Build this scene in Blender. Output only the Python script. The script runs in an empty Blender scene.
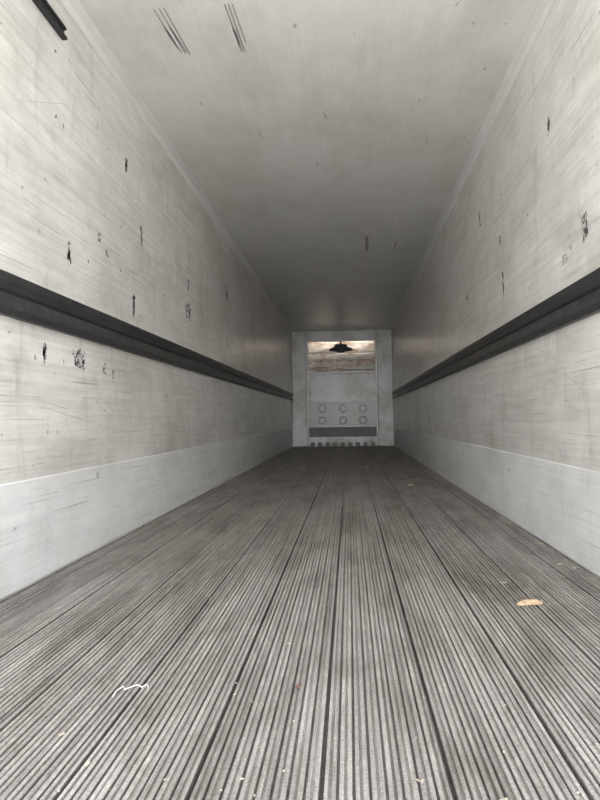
import bpy, bmesh, math, random
from mathutils import Vector, Matrix
random.seed(7)
S = bpy.context.scene
XL, XR, ZC, Y0, Y1 = -1.409, 1.081, 2.86, 0.95, 15.1
CAMZ = 0.71

# ---------------------------------------------------------------- materials
def newmat(name):
    m = bpy.data.materials.new(name); m.use_nodes = True
    nt = m.node_tree; b = nt.nodes['Principled BSDF']
    return m, nt, b
def simple(name, col, rough=0.5, metal=0.0, var=0.12, scale=9.0, spec=0.5):
    m, nt, b = newmat(name)
    tc = nt.nodes.new('ShaderNodeTexCoord'); n = nt.nodes.new('ShaderNodeTexNoise')
    n.inputs['Scale'].default_value = scale; n.inputs['Detail'].default_value = 6
    nt.links.new(tc.outputs['Object'], n.inputs['Vector'])
    r = nt.nodes.new('ShaderNodeValToRGB')
    r.color_ramp.elements[0].position = .3; r.color_ramp.elements[1].position = .7
    r.color_ramp.elements[0].color = [c*(1-var) for c in col]+[1]
    r.color_ramp.elements[1].color = [min(1, c*(1+var)) for c in col]+[1]
    nt.links.new(n.outputs['Fac'], r.inputs['Fac']); nt.links.new(r.outputs['Color'], b.inputs['Base Color'])
    b.inputs['Roughness'].default_value = rough; b.inputs['Metallic'].default_value = metal
    b.inputs['Specular IOR Level'].default_value = spec
    return m
def noise(nt, tc, scl, scale=1.0, detail=5, rough=.6, rot=(0,0,0), dist=0.0):
    mp = nt.nodes.new('ShaderNodeMapping'); mp.inputs['Scale'].default_value = scl
    mp.inputs['Rotation'].default_value = rot
    nt.links.new(tc.outputs['Object'], mp.inputs['Vector'])
    n = nt.nodes.new('ShaderNodeTexNoise'); n.inputs['Scale'].default_value = scale
    n.inputs['Detail'].default_value = detail; n.inputs['Roughness'].default_value = rough
    n.inputs['Distortion'].default_value = dist
    nt.links.new(mp.outputs['Vector'], n.inputs['Vector'])
    return n.outputs['Fac']
def ramp(nt, src, stops):
    r = nt.nodes.new('ShaderNodeValToRGB'); e = r.color_ramp.elements
    e[0].position, e[1].position = stops[0][0], stops[-1][0]
    e[0].color = list(stops[0][1])+[1]; e[1].color = list(stops[-1][1])+[1]
    for p, c in stops[1:-1]:
        x = e.new(p); x.color = list(c)+[1]
    nt.links.new(src, r.inputs['Fac']); return r.outputs['Color']
def mul(nt, a, b_, fac=1.0, mode='MULTIPLY'):
    m = nt.nodes.new('ShaderNodeMix'); m.data_type = 'RGBA'; m.blend_type = mode
    m.inputs['Factor'].default_value = fac
    nt.links.new(a, m.inputs['A']); nt.links.new(b_, m.inputs['B'])
    return m.outputs['Result']
def g(v): return (v, v, v)

def panel_mat(name, base, streak=.14, scratch=.45, blotch=.12, rough=.32, ripple=0.0, coat=.3, stain=0.0):
    m, nt, b = newmat(name); tc = nt.nodes.new('ShaderNodeTexCoord')
    c1 = ramp(nt, noise(nt, tc, (30, .7, 30), 1.3, 7, .7), [(.3, [c*(1-streak) for c in base]), (.7, [min(1, c*(1+streak*.4)) for c in base])])
    # broad grime
    c2 = ramp(nt, noise(nt, tc, (1.2, .75, 1.2), 1.6, 8, .68), [(.34, (1-blotch, 1-blotch*1.05, 1-blotch*1.2)), (.56, g(1))])
    # long thin scratches along the load direction
    c3 = ramp(nt, noise(nt, tc, (90, 1.1, 90), 1.1, 4, .6), [(.30, g(1-scratch)), (.38, g(1))])
    # short dings
    c4 = ramp(nt, noise(nt, tc, (9, 5, 9), 1.8, 3, .55, (.4, .1, .2)), [(.24, g(.55)), (.29, g(1))])
    # handling smears
    c5 = ramp(nt, noise(nt, tc, (6, 3, 6), 1.2, 8, .75, (.6, 0, 0)), [(.42, g(1-streak*.5)), (.6, g(1))])
    c = mul(nt, mul(nt, mul(nt, mul(nt, c1, c2), c3), c4), c5)
    if stain:
        # vertical rub smears where freight has leaned
        c6 = ramp(nt, noise(nt, tc, (5, 7, 1.6), 1.0, 7, .7, dist=.6), [(.30, g(1-stain)), (.45, g(1))])
        c = mul(nt, c, c6)
    nt.links.new(c, b.inputs['Base Color'])
    b.inputs['Roughness'].default_value = rough
    b.inputs['Coat Weight'].default_value = coat; b.inputs['Coat Roughness'].default_value = .22
    bp = nt.nodes.new('ShaderNodeBump'); bp.inputs['Strength'].default_value = .25; bp.inputs['Distance'].default_value = .01
    h = noise(nt, tc, (3, 3, 3) if not ripple else (.45, 3.6, .5), 1.0, 3, .45)
    nt.links.new(h, bp.inputs['Height']); nt.links.new(bp.outputs['Normal'], b.inputs['Normal'])
    nt.links.new(bp.outputs['Normal'], b.inputs['Coat Normal'])
    return m
M_wall = panel_mat('frp_wall_liner', (.785, .768, .738), streak=.2, blotch=.2, stain=.22)
M_ceil = panel_mat('frp_ceiling_liner', (.69, .682, .664), streak=.05, scratch=.05, blotch=.16, rough=.34, ripple=1, coat=.22)
M_kick = panel_mat('scuff_band_white', (.80, .808, .812), streak=.1, scratch=.35, blotch=.14, rough=.45, coat=.1, stain=.12)
M_post = panel_mat('bulkhead_white', (.74, .75, .765), streak=.05, scratch=.2, blotch=.45, rough=.4)
M_trim = simple('trim_white', (.68, .675, .66), .4, var=.04)
M_rail = simple('rub_rail_dark', (.033, .033, .034), .4, .2, .3, 20)
M_rail2 = simple('rub_rail_web', (.07, .07, .07), .4, .4, .4, 15)
M_black = simple('scuff_black', (.06, .06, .06), .8)
M_grey = simple('scuff_grey', (.24, .235, .23), .8)
M_lgrey = simple('scuff_light_grey', (.42, .41, .40), .7)
M_tan = simple('scuff_tan', (.34, .31, .25), .8)
M_dark = simple('dark_rubber', (.02, .02, .022), .6)
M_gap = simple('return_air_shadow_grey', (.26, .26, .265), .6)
M_grmetal = simple('grey_metal', (.36, .36, .36), .4, .4)
M_panel = panel_mat('bulkhead_panel', (.55, .56, .565), streak=.08, scratch=.2, blotch=.2, rough=.4)
M_ring = simple('vent_ring_white', (.64, .64, .64), .45)
M_wood = simple('wood_chip', (.38, .29, .185), .8, 0, .35, 60)
M_straw = simple('straw_bits', (.50, .44, .35), .9, 0, .3, 50)
M_string = simple('white_string', (.66, .65, .63), .8)
M_leaf = simple('dry_leaf', (.12, .07, .055), .8)
M_ground = simple('yard_concrete', (.60, .592, .575), .9, 0, .12, 2)

def floor_mat():
    m, nt, b = newmat('aluminium_t_floor'); tc = nt.nodes.new('ShaderNodeTexCoord')
    c1 = ramp(nt, noise(nt, tc, (75, .35, 34), 1.0, 5, .7), [(.32, (.27, .252, .232)), (.68, (.60, .568, .53))])
    c2 = ramp(nt, noise(nt, tc, (60, 110, 10), 1.5, 6, .8), [(.36, g(.52)), (.58, g(1.0))])
    c3 = ramp(nt, noise(nt, tc, (2.8, .9, 1), 1.5, 8, .75, dist=.5), [(.36, (.55, .53, .50)), (.58, g(1))])
    c4 = ramp(nt, noise(nt, tc, (30, 5, 10), 1.5, 6, .7), [(.56, g(1)), (.72, g(1.45))])
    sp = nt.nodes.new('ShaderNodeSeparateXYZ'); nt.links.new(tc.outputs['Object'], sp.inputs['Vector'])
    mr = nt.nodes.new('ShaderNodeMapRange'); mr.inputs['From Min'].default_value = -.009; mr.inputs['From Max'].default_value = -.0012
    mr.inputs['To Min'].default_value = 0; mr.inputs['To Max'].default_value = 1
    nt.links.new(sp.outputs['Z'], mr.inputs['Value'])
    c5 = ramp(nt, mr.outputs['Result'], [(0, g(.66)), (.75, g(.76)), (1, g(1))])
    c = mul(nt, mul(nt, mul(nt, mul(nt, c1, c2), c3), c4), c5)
    nt.links.new(c, b.inputs['Base Color'])
    b.inputs['Metallic'].default_value = .12; b.inputs['Roughness'].default_value = .46
    bp = nt.nodes.new('ShaderNodeBump'); bp.inputs['Strength'].default_value = .5; bp.inputs['Distance'].default_value = .003
    nt.links.new(noise(nt, tc, (40, 90, 10), 1.5, 5, .7), bp.inputs['Height']); nt.links.new(bp.outputs['Normal'], b.inputs['Normal'])
    return m
M_floor = floor_mat()

def evap_mat():
    m, nt, b = newmat('evaporator_cover'); tc = nt.nodes.new('ShaderNodeTexCoord')
    c1 = ramp(nt, noise(nt, tc, (1.5, 1, 4), 1.6, 6, .7), [(.36, (.30, .20, .15)), (.48, (.55, .48, .42)), (.58, (.76, .745, .72))])
    nt.links.new(c1, b.inputs['Base Color']); b.inputs['Roughness'].default_value = .5
    return m
M_evap = evap_mat()
def emit(name, col, st):
    m, nt, b = newmat(name)
    b.inputs['Base Color'].default_value = (*col, 1)
    b.inputs['Emission Color'].default_value = (*col, 1); b.inputs['Emission Strength'].default_value = st
    return m
M_lamp = emit('lamp_lens', (1, .93, .84), 17)

# ---------------------------------------------------------------- geometry helpers
def mkobj(name, bm, mats, parent=None, smooth=False):
    bmesh.ops.recalc_face_normals(bm, faces=bm.faces)
    me = bpy.data.meshes.new(name); bm.to_mesh(me); bm.free()
    for m in (mats if isinstance(mats, list) else [mats]): me.materials.append(m)
    if smooth:
        for p in me.polygons: p.use_smooth = True
    o = bpy.data.objects.new(name, me); S.collection.objects.link(o)
    if parent: o.parent = parent
    return o
def addbox(bm, a, b, mi=0):
    vs = [bm.verts.new((x, y, z)) for x in (a[0], b[0]) for y in (a[1], b[1]) for z in (a[2], b[2])]
    for f in ((0,1,3,2),(4,6,7,5),(0,4,5,1),(2,3,7,6),(0,2,6,4),(1,5,7,3)):
        fc = bm.faces.new([vs[i] for i in f]); fc.material_index = mi
def boxes(name, lst, mats, parent=None, bevel=0):
    bm = bmesh.new()
    for t in lst: addbox(bm, *t)
    o = mkobj(name, bm, mats, parent)
    if bevel:
        md = o.modifiers.new('bevel', 'BEVEL'); md.width = bevel; md.segments = 2
    return o
def extrude_y(name, prof, y0, y1, mats, parent=None, closed=True, mids=None):
    """profile = list of (x,z), swept along the trailer length"""
    bm = bmesh.new()
    a = [bm.verts.new((x, y0, z)) for x, z in prof]; b = [bm.verts.new((x, y1, z)) for x, z in prof]
    n = len(prof)
    for i in range(n if closed else n-1):
        j = (i+1) % n
        f = bm.faces.new((a[i], a[j], b[j], b[i]))
        if mids: f.material_index = mids[i]
    if closed:
        bm.faces.new(a); bm.faces.new(b[::-1])
    return mkobj(name, bm, mats, parent)
def empty(name):
    e = bpy.data.objects.new(name, None); S.collection.objects.link(e); return e
def tube(bm, pts, r, seg=6, mi=0):
    rings = []
    for i, p in enumerate(pts):
        p = Vector(p); d = (Vector(pts[min(i+1, len(pts)-1)])-Vector(pts[max(i-1, 0)])).normalized()
        u = d.cross(Vector((0, 0, 1)));  u = u.normalized() if u.length > 1e-4 else Vector((1, 0, 0))
        w = d.cross(u)
        rings.append([bm.verts.new(p+r*(math.cos(t)*u+math.sin(t)*w)) for t in [2*math.pi*k/seg for k in range(seg)]])
    for A, B in zip(rings, rings[1:]):
        for k in range(seg):
            f = bm.faces.new((A[k], A[(k+1) % seg], B[(k+1) % seg], B[k])); f.material_index = mi
    bm.faces.new(rings[0]); bm.faces.new(rings[-1][::-1])

# ---------------------------------------------------------------- shell
T = .07
boxes('wall_left', [((XL-T, Y0, -.12), (XL, Y1+T, ZC+T))], M_wall)
boxes('wall_right', [((XR, Y0, -.12), (XR+T, Y1+T, ZC+T))], M_wall)
boxes('ceiling', [((XL, Y0, ZC), (XR, Y1+T, ZC+T))], M_ceil)
boxes('wall_front', [((XL, Y1, -.12), (XR, Y1+T, ZC))], M_panel)

# T-floor : real extruded tread profile
pitch = .25/8
prof = []
x = XL+.018
seam0 = -.065
k0 = math.ceil((x-seam0)/pitch)
zb = -.010
prof.append((XL, -.10)); prof.append((XL, zb)); 
k = k0
while True:
    xa = seam0+k*pitch; xb = xa+pitch
    if xb > XR-.012: break
    gl = .0048 if k % 8 == 0 else .0026
    gr = .0048 if (k+1) % 8 == 0 else .0026
    a, b = xa+gl, xb-gr; m = (a+b)/2+random.uniform(-.001, .001); dz = random.uniform(-.0006, .0008)
    zg = -.026 if k % 8 == 0 else zb; zh = -.026 if (k+1) % 8 == 0 else zb
    prof += [(a+.001, zg), (a+.001, -.005), (a, -.004), (a+.0006, -.0008+dz), (a+.002, dz),
             (m-.0036, dz), (m-.0024, -.0042), (m+.0024, -.0042), (m+.0036, dz),
             (b-.002, dz), (b-.0006, -.0008+dz), (b, -.004), (b-.001, -.005), (b-.001, zh)]
    k += 1
prof += [(XR, zb), (XR, -.10)]
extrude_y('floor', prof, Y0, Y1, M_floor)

# scuff bands
for nm, s, xw in (('baseboard_left', 1, XL), ('baseboard_right', -1, XR)):
    extrude_y(nm, [(xw, .004), (xw+s*.010, .004), (xw+s*.010, .452), (xw+s*.004, .458), (xw, .458)], Y0, Y1, M_kick)
# rub rails with a recessed web and two flanges
for s, xw in ((1, XL), (-1, XR)):
    z0, z1 = 1.147, 1.325
    p = [(xw, z0), (xw+s*.030, z0), (xw+s*.034, z0+.006), (xw+s*.034, z0+.030), (xw+s*.016, z0+.042),
         (xw+s*.016, z1-.085), (xw+s*.030, z1-.075), (xw+s*.036, z1-.04), (xw+s*.030, z1-.006), (xw+s*.024, z1), (xw, z1)]
    o = extrude_y('rub_rail', p, Y0+.05, Y1-.375, [M_rail, M_rail2], mids=[0,0,0,0,1,0,0,0,0,0,0])
# ceiling corner trims
for i, (s, xw) in enumerate(((1, XL), (-1, XR))):
    extrude_y('trim_%d' % (i+1), [(xw, ZC-.045), (xw+s*.005, ZC-.045), (xw+s*.007, ZC-.03), (xw+s*.02, ZC-.012), (xw+s*.058, ZC-.007),
               (xw+s*.065, ZC-.006), (xw+s*.065, ZC), (xw, ZC)], Y0, Y1, M_trim)
boxes('door_track_bracket', [((XL, 2.35, 2.625), (XL+.028, 2.86, 2.64)), ((XL, 2.35, 2.64), (XL+.012, 2.86, 2.675)),
      ((XL, 2.35, 2.675), (XL+.024, 2.86, 2.69))], M_dark, bevel=.003)

# ---------------------------------------------------------------- bulkhead at the nose
B = empty('bulkhead')
yb = 14.75
boxes('post_1', [((XL+.003, yb, .0), (-1.04, Y1, ZC-.001))], M_post, B, .02)
boxes('post_2', [((.70, yb, .0), (XR-.003, Y1, ZC-.001))], M_post, B, .02)
boxes('header', [((-1.04, yb+.02, 2.62), (.70, yb+.09, ZC-.001))], M_post, B, .01)
boxes('inner_frame', [((-1.04, yb+.01, .02), (-1.0, yb+.09, 2.62)), ((.66, yb+.01, .02), (.70, yb+.09, 2.62)),
      ((-1.0, yb+.01, 1.80), (.66, yb+.09, 1.84)), ((-1.0, yb+.03, 1.06), (.66, yb+.09, 1.085)), ((-1.0, yb+.03, .47), (.66, yb+.09, .50)), ((-1.0, yb+.03, 2.585), (.66, yb+.09, 2.62))], M_grmetal, B, .004)
boxes('upper_panel', [((-1.0, yb+.07, 1.085), (.66, yb+.11, 1.80))], M_post, B, .004)
boxes('panel_ribs', [((-1.0, yb+.055, z), (.66, yb+.07, z+.02)) for z in (1.26, 1.44, 1.62)], M_post, B)
boxes('lower_panel', [((-1.0, yb+.06, .50), (.66, yb+.10, 1.06))], M_panel, B, .004)
bm = bmesh.new()
for cz in (.93, .64):
    for cx in (-.66, -.15, .34):
        R = .085; seg = 28
        rr = [(R+.022, yb+.06), (R+.022, yb+.045), (R, yb+.035), (R-.02, yb+.045), (R-.02, yb+.058)]
        rings = [[bm.verts.new((cx+r*math.cos(2*math.pi*i/seg), y, cz+r*math.sin(2*math.pi*i/seg))) for i in range(seg)] for r, y in rr]
        for A, C in zip(rings, rings[1:]):
            for i in range(seg): bm.faces.new((A[i], A[(i+1) % seg], C[(i+1) % seg], C[i]))
        f = bm.faces.new(rings[-1]); f.material_index = 1
mkobj('vent_rings', bm, [M_ring, M_panel], B)
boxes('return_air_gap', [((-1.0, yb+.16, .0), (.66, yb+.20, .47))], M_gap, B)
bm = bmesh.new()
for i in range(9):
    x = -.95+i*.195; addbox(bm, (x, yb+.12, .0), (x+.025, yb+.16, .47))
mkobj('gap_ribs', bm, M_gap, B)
# scalloped kick rail with arched air notches
n = 9; w = 1.66/n; top = .235
xs = []
for i in range(n):
    cx = -1.0+w*(i+.5); r = w*.33
    xs.append((cx-w/2, 0.0)); xs.append((cx-r, 0.0))
    for t in range(0, 11):
        a = math.pi-math.pi*t/10; xs.append((cx+r*math.cos(a), .045+r*1.1*math.sin(a)))
    xs.append((cx+r, 0.0))
xs.append((.66, 0.0))
bm = bmesh.new()
cols = []
for x, z in xs:
    cols.append([bm.verts.new((x, yb-.03, z)), bm.verts.new((x, yb-.03, top)), bm.verts.new((x, yb-.0, top)), bm.verts.new((x, yb-.0, z))])
for A, C in zip(cols, cols[1:]):
    for i in range(4):
        j = (i+1) % 4
        if abs(A[0].co.x-C[0].co.x) < 1e-6 and i != 3: continue
        bm.faces.new((A[i], A[j], C[j], C[i]))
mkobj('kick_rail', bm, M_post, B)
# return-air opening
boxes('evaporator_cover', [((-1.0, Y1-.06, 1.84), (.66, Y1-.01, 2.84)), ((-.30, Y1-.12, 1.9), (.62, Y1-.06, 2.3))], M_evap, B, .006)
boxes('louvre_bars', [((-1.0, yb+.10, z), (.66, yb+.125, z+.022)) for z in (1.97, 2.14, 2.31)], M_trim, B)
bm = bmesh.new()
cx, cz = -.18, 2.36
out = [(-.30, 0), (-.28, .05), (-.17, .09), (-.13, .16), (.13, .16), (.17, .09), (.28, .05), (.30, 0), (.12, -.02), (.08, -.05), (-.08, -.05), (-.12, -.02)]
va = [bm.verts.new((cx+x, yb+.03, cz+z)) for x, z in out]; vb = [bm.verts.new((cx+x*.9, yb+.17, cz+z*.9)) for x, z in out]
bm.faces.new(va); bm.faces.new(vb[::-1])
for i in range(len(out)):
    j = (i+1) % len(out); bm.faces.new((va[i], va[j], vb[j], vb[i]))
addbox(bm, (cx-.03, yb+.06, cz+.14), (cx+.03, yb+.12, 2.62))
mkobj('fan_hood', bm, M_dark, B)
bm = bmesh.new(); tube(bm, [(-.9, yb+.13, 2.74), (.56, yb+.13, 2.74)], .018, 12)
mkobj('tube_lamp', bm, M_lamp, B)

# ---------------------------------------------------------------- scuffs
def mark_quad(bm, o, u, v, n, pts, mi=0):
    vs = [bm.verts.new(o+u*a+v*b+n*.0015) for a, b in pts]
    f = bm.faces.new(vs); f.material_index = mi
def wallmarks(name, s, xw, lst):
    bm = bmesh.new(); n = Vector((s, 0, 0)); U = Vector((0, 1, 0)); V = Vector((0, 0, 1))
    for y, z, L, W, kind in lst:
        o = Vector((xw, y, z))
        cnt = {0: 10, 1: 36, 2: 1, 3: 1}[kind]
        for i in range(cnt):
            mi = 0 if random.random() < .5 else 1
            if kind == 0:   # vertical broken gouge
                cz = random.uniform(-L/2, L/2); h = L*random.uniform(.06, .2); ww = W*random.uniform(.15, .5); du = random.uniform(-.3, .3)*W
            elif kind == 1: # cross-hatched blob
                cz = random.uniform(-L/2, L/2); du = random.uniform(-W/2, W/2); h = L*random.uniform(.03, .14); ww = W*random.uniform(.04, .16)
            elif kind == 2:
                cz = 0; du = 0; h = L/2; ww = W; mi = random.choice((1, 1, 2))
            else:           # long thin diagonal scratch
                cz = 0; du = 0; a = random.uniform(-.5, .5)
                mark_quad(bm, o, U, V, n, [(-L/2, -a*L/2), (L/2, a*L/2), (L/2, a*L/2+W), (-L/2, -a*L/2+W*.4)], 2); continue
            t = random.uniform(-.25, .25)*ww
            mark_quad(bm, o, U, V, n, [(du-ww*.5+t, cz-h), (du+ww*.3+t, cz-h*.8), (du+ww*.5-t, cz+h*.3), (du+ww*.2-t, cz+h), (du-ww*.4-t, cz+h*.7)], mi)
    return mkobj(name, bm, [M_black, M_grey, M_lgrey])
def rnd(nn, zlo, zhi):
    r = []
    for _ in range(nn):
        y = random.uniform(2.3, 9); r.append((y, random.uniform(zlo, zhi), random.uniform(.006, .03), random.uniform(.005, .02), 2))
    return r
def scr(nn, zlo, zhi):
    return [(random.uniform(2.4, 10), random.uniform(zlo, zhi), random.uniform(.1, .5), random.uniform(.0015, .004), 3) for _ in range(nn)]
wallmarks('scuff_marks', 1, XL, [(3.72, 2.36, .10, .055, 0), (3.73, 2.36, .08, .03, 0), (2.93, 1.574, .10, .05, 0), (2.93, 1.574, .08, .03, 0), (3.30, 1.76, .06, .05, 0), (3.41, 1.70, .05, .06, 0),
    (4.0, 1.98, .12, .05, 0), (4.0, 1.98, .09, .04, 0), (5.22, 1.90, .12, .07, 0), (5.2, 1.657, .16, .18, 1), (5.25, 1.65, .11, .05, 0), (3.85, 1.455, .15, .06, 0), (3.85, 1.47, .12, .04, 0), (6.92, 2.19, .14, .18, 1), (6.92, 2.19, .1, .1, 0), (2.675, 1.035, .10, .045, 0), (2.675, 1.035, .09, .03, 0),
    (3.04, 1.04, .085, .14, 1), (3.04, 1.03, .08, .12, 1), (3.36, 1.01, .06, .05, 0), (3.49, .975, .07, .04, 0), (2.69, 1.85, .02, .03, 2), (6.9, 1.6, .1, .08, 0)]
    +rnd(60, 1.4, 2.6)+rnd(36, .5, 1.1)+scr(34, 1.45, 2.5)+scr(22, .55, 1.05))
wallmarks('scuff_marks', -1, XR, [(3.24, 2.25, .11, .05, 0), (3.24, 2.25, .09, .03, 0), (2.80, 1.563, .12, .07, 1), (2.8, 1.58, .09, .035, 0), (3.06, 1.48, .05, .07, 1), (4.92, 2.30, .10, .07, 0),
    (4.24, 1.615, .18, .05, 0), (4.3, 1.95, .09, .05, 0), (5.5, 1.8, .1, .07, 0)]+rnd(42, 1.4, 2.6)+rnd(24, .5, 1.1)+scr(28, 1.45, 2.5)+scr(16, .55, 1.05))
bm = bmesh.new(); n = Vector((0, 0, -1)); U = Vector((1, 0, 0)); V = Vector((0, 1, 0))
def streak(x, y0, y1, w, mi=0, dx=0):
    mark_quad(bm, Vector((x, 0, ZC)), U, V, n, [(-w/2, y0), (w/2, y0+.01), (w/2+dx, y1-.02), (dx-w/3, y1)], mi)
for x in (-.985, -.955, -.93): streak(x, 3.0, 3.36+random.uniform(-.1, .08), .008, 0, .03)
for x in (-.975, -.945): streak(x, 3.15, 3.4, .012, 1, .03)
for x in (-.61, -.59, -.57): streak(x, 3.0, 3.42+random.uniform(-.1, .02), .007, 0, .015)
streak(-.6, 3.2, 3.42, .02, 1, .01)
streak(.24, 7.1, 7.7, .03, 2, .01); streak(.26, 7.2, 7.8, .018, 2, .01); streak(.61, 7.4, 7.8, .018, 2)
for _ in range(40):
    y = random.uniform(4, 11); streak(random.uniform(-1.2, .9), y, y+random.uniform(.02, .12), random.uniform(.004, .014), 3, random.uniform(-.02, .02))
mkobj('scuff_marks', bm, [M_grey, M_lgrey, M_tan, M_lgrey])

# ---------------------------------------------------------------- debris
bm = bmesh.new()   # split wood chip
c = Vector((.66, 2.33, .001)); d = Vector((1, .22, 0)).normalized(); w = Vector((-d.y, d.x, 0))
sec = [(-.05, .006, .006), (-.03, .010, .013), (-.028, .010, .017), (.03, .010, .018), (.034, .010, .012), (.05, .008, .011)]
rings = [[bm.verts.new(c+d*a+w*(-b)), bm.verts.new(c+d*a+w*b), bm.verts.new(c+d*a+w*b*.7+Vector((0, 0, h))), bm.verts.new(c+d*a-w*b*.5+Vector((0, 0, h)))] for a, b, h in sec]
for A, C in zip(rings, rings[1:]):
    for i in range(4): bm.faces.new((A[i], A[(i+1) % 4], C[(i+1) % 4], C[i]))
bm.faces.new(rings[0]); bm.faces.new(rings[-1][::-1])
mkobj('wood_chip', bm, M_wood)
bm = bmesh.new()
sx, sy = -.585, 1.56
tube(bm, [(sx-.03, sy-.045, .003), (sx-.034, sy-.015, .004), (sx-.024, sy+.012, .004), (sx-.012, sy-.012, .006), (sx-.002, sy+.004, .006), (sx+.01, sy+.022, .004), (sx+.025, sy+.012, .003), (sx+.035, sy+.03, .003), (sx+.042, sy+.012, .003)], .0017, 6)
mkobj('string_scrap', bm, M_string, smooth=True)
bm = bmesh.new()
c = Vector((-.148, 1.60, .002)); vs = [bm.verts.new(c+Vector((.011*math.cos(t)*(1+.3*math.sin(3*t)), .012*math.sin(t), .003*math.sin(2*t)))) for t in [i*math.pi/6 for i in range(12)]]
cc = bm.verts.new(c+Vector((0, 0, .004)))
for i in range(12): bm.faces.new((vs[i], vs[(i+1) % 12], cc))
mkobj('dry_leaf', bm, M_leaf)
bm = bmesh.new()
def chip(x, y, L, W, a):
    d = Vector((math.cos(a), math.sin(a), 0)); w = Vector((-d.y, d.x, 0)); c = Vector((x, y, .0012))
    lo = [bm.verts.new(c+d*p*L+w*q*W) for p, q in ((-.5, -.3), (-.35, .5), (.5, .35), (.4, -.5))]
    hi = [bm.verts.new(v.co+Vector((0, 0, W*.5))) for v in lo]
    bm.faces.new(lo[::-1]); bm.faces.new(hi)
    for i in range(4): bm.faces.new((lo[i], lo[(i+1) % 4], hi[(i+1) % 4], hi[i]))
for x, y, L, W, a in [(.165, 1.135, .024, .007, -.2), (.27, 1.15, .022, .006, .5), (-.66, 1.33, .016, .005, .9), (-.55, 1.22, .016, .005, 1.5), (.13, 1.2, .012, .005, 1.2),
                      (.98, 2.95, .03, .008, .4), (.62, 6.3, .05, .02, 0), (.64, 2.62, .03, .006, .1), (.8, 2.2, .02, .005, 1.1), (-.2, 1.9, .014, .005, .3)]:
    chip(x, y, L, W, a)
for _ in range(220):
    y = 1.0+7*random.random()**1.6; chip(random.uniform(XL+.05, XR-.05), y, random.uniform(.004, .010), random.uniform(.002, .004), random.uniform(0, 3.14))
for _ in range(160):
    y = random.uniform(1.4, 9); chip(random.choice((XL+.03, XR-.03, XR-.03, XR-.05))+random.uniform(-.010, .012), y, random.uniform(.008, .024), random.uniform(.003, .009), random.uniform(0, 3.14))
mkobj('straw_scatter', bm, M_straw)

# ---------------------------------------------------------------- outside
bm = bmesh.new(); vs = [bm.verts.new(p) for p in ((-60, -80, -1.3), (60, -80, -1.3), (60, 40, -1.3), (-60, 40, -1.3))]; bm.faces.new(vs)
mkobj('ground', bm, M_ground)

# ---------------------------------------------------------------- light
W = bpy.data.worlds.new('overcast'); S.world = W; W.use_nodes = True
nt = W.node_tree; bg = nt.nodes['Background']
tc = nt.nodes.new('ShaderNodeTexCoord'); sp = nt.nodes.new('ShaderNodeSeparateXYZ'); nt.links.new(tc.outputs['Generated'], sp.inputs['Vector'])
r = nt.nodes.new('ShaderNodeValToRGB'); e = r.color_ramp.elements
e[0].position = 0; e[0].color = (1, .995, .985, 1); e[1].position = 1; e[1].color = (.80, .85, .93, 1)
nt.links.new(sp.outputs['Z'], r.inputs['Fac']); nt.links.new(r.outputs['Color'], bg.inputs['Color'])
bg.inputs['Strength'].default_value = 4.3
l = bpy.data.lights.new('rear_opening_portal', 'AREA'); l.shape = 'RECTANGLE'; l.size = XR-XL; l.size_y = ZC; l.cycles.is_portal = True
o = bpy.data.objects.new('rear_opening_portal', l); S.collection.objects.link(o)
o.location = ((XL+XR)/2, Y0-.01, ZC/2); o.rotation_euler = (math.radians(90), 0, 0)
def added_sun(name, energy, ang, direction, col):
    sl = bpy.data.lights.new(name, 'SUN'); sl.energy = energy; sl.angle = math.radians(ang); sl.color = col
    so = bpy.data.objects.new(name, sl); S.collection.objects.link(so)
    so.rotation_euler = Vector(direction).to_track_quat('-Z', 'Y').to_euler()
# wide fill light added behind the open doors to brighten the deep interior
added_sun('added_rear_fill', 3.0, 45, (0, 1, -.10), (1, .985, .96))
added_sun('added_sun', 21.0, 1.0, (.25, -.5, -1), (1, .97, .93))  # unseen sunlight added over the nose; its bounce off the yard brightens the ceiling

# ---------------------------------------------------------------- camera
cam = bpy.data.cameras.new('camera'); co = bpy.data.objects.new('camera', cam); S.collection.objects.link(co)
cam.sensor_fit = 'VERTICAL'; cam.sensor_height = 32; cam.lens = 32*600/800
cam.clip_start = .02; cam.clip_end = 300
yaw = math.atan(49/600); pitch_ = math.atan(18/600); roll = math.radians(.8)
co.matrix_world = Matrix.Translation((0, 0, CAMZ)) @ Matrix.Rotation(yaw, 4, 'Z') @ Matrix.Rotation(math.pi/2+pitch_, 4, 'X') @ Matrix.Rotation(-roll, 4, 'Z')
S.camera = co
S.view_settings.view_transform = 'Standard'; S.view_settings.look = 'None'; S.view_settings.exposure = 0
S.cycles.max_bounces = 16; S.cycles.diffuse_bounces = 10; S.cycles.glossy_bounces = 6
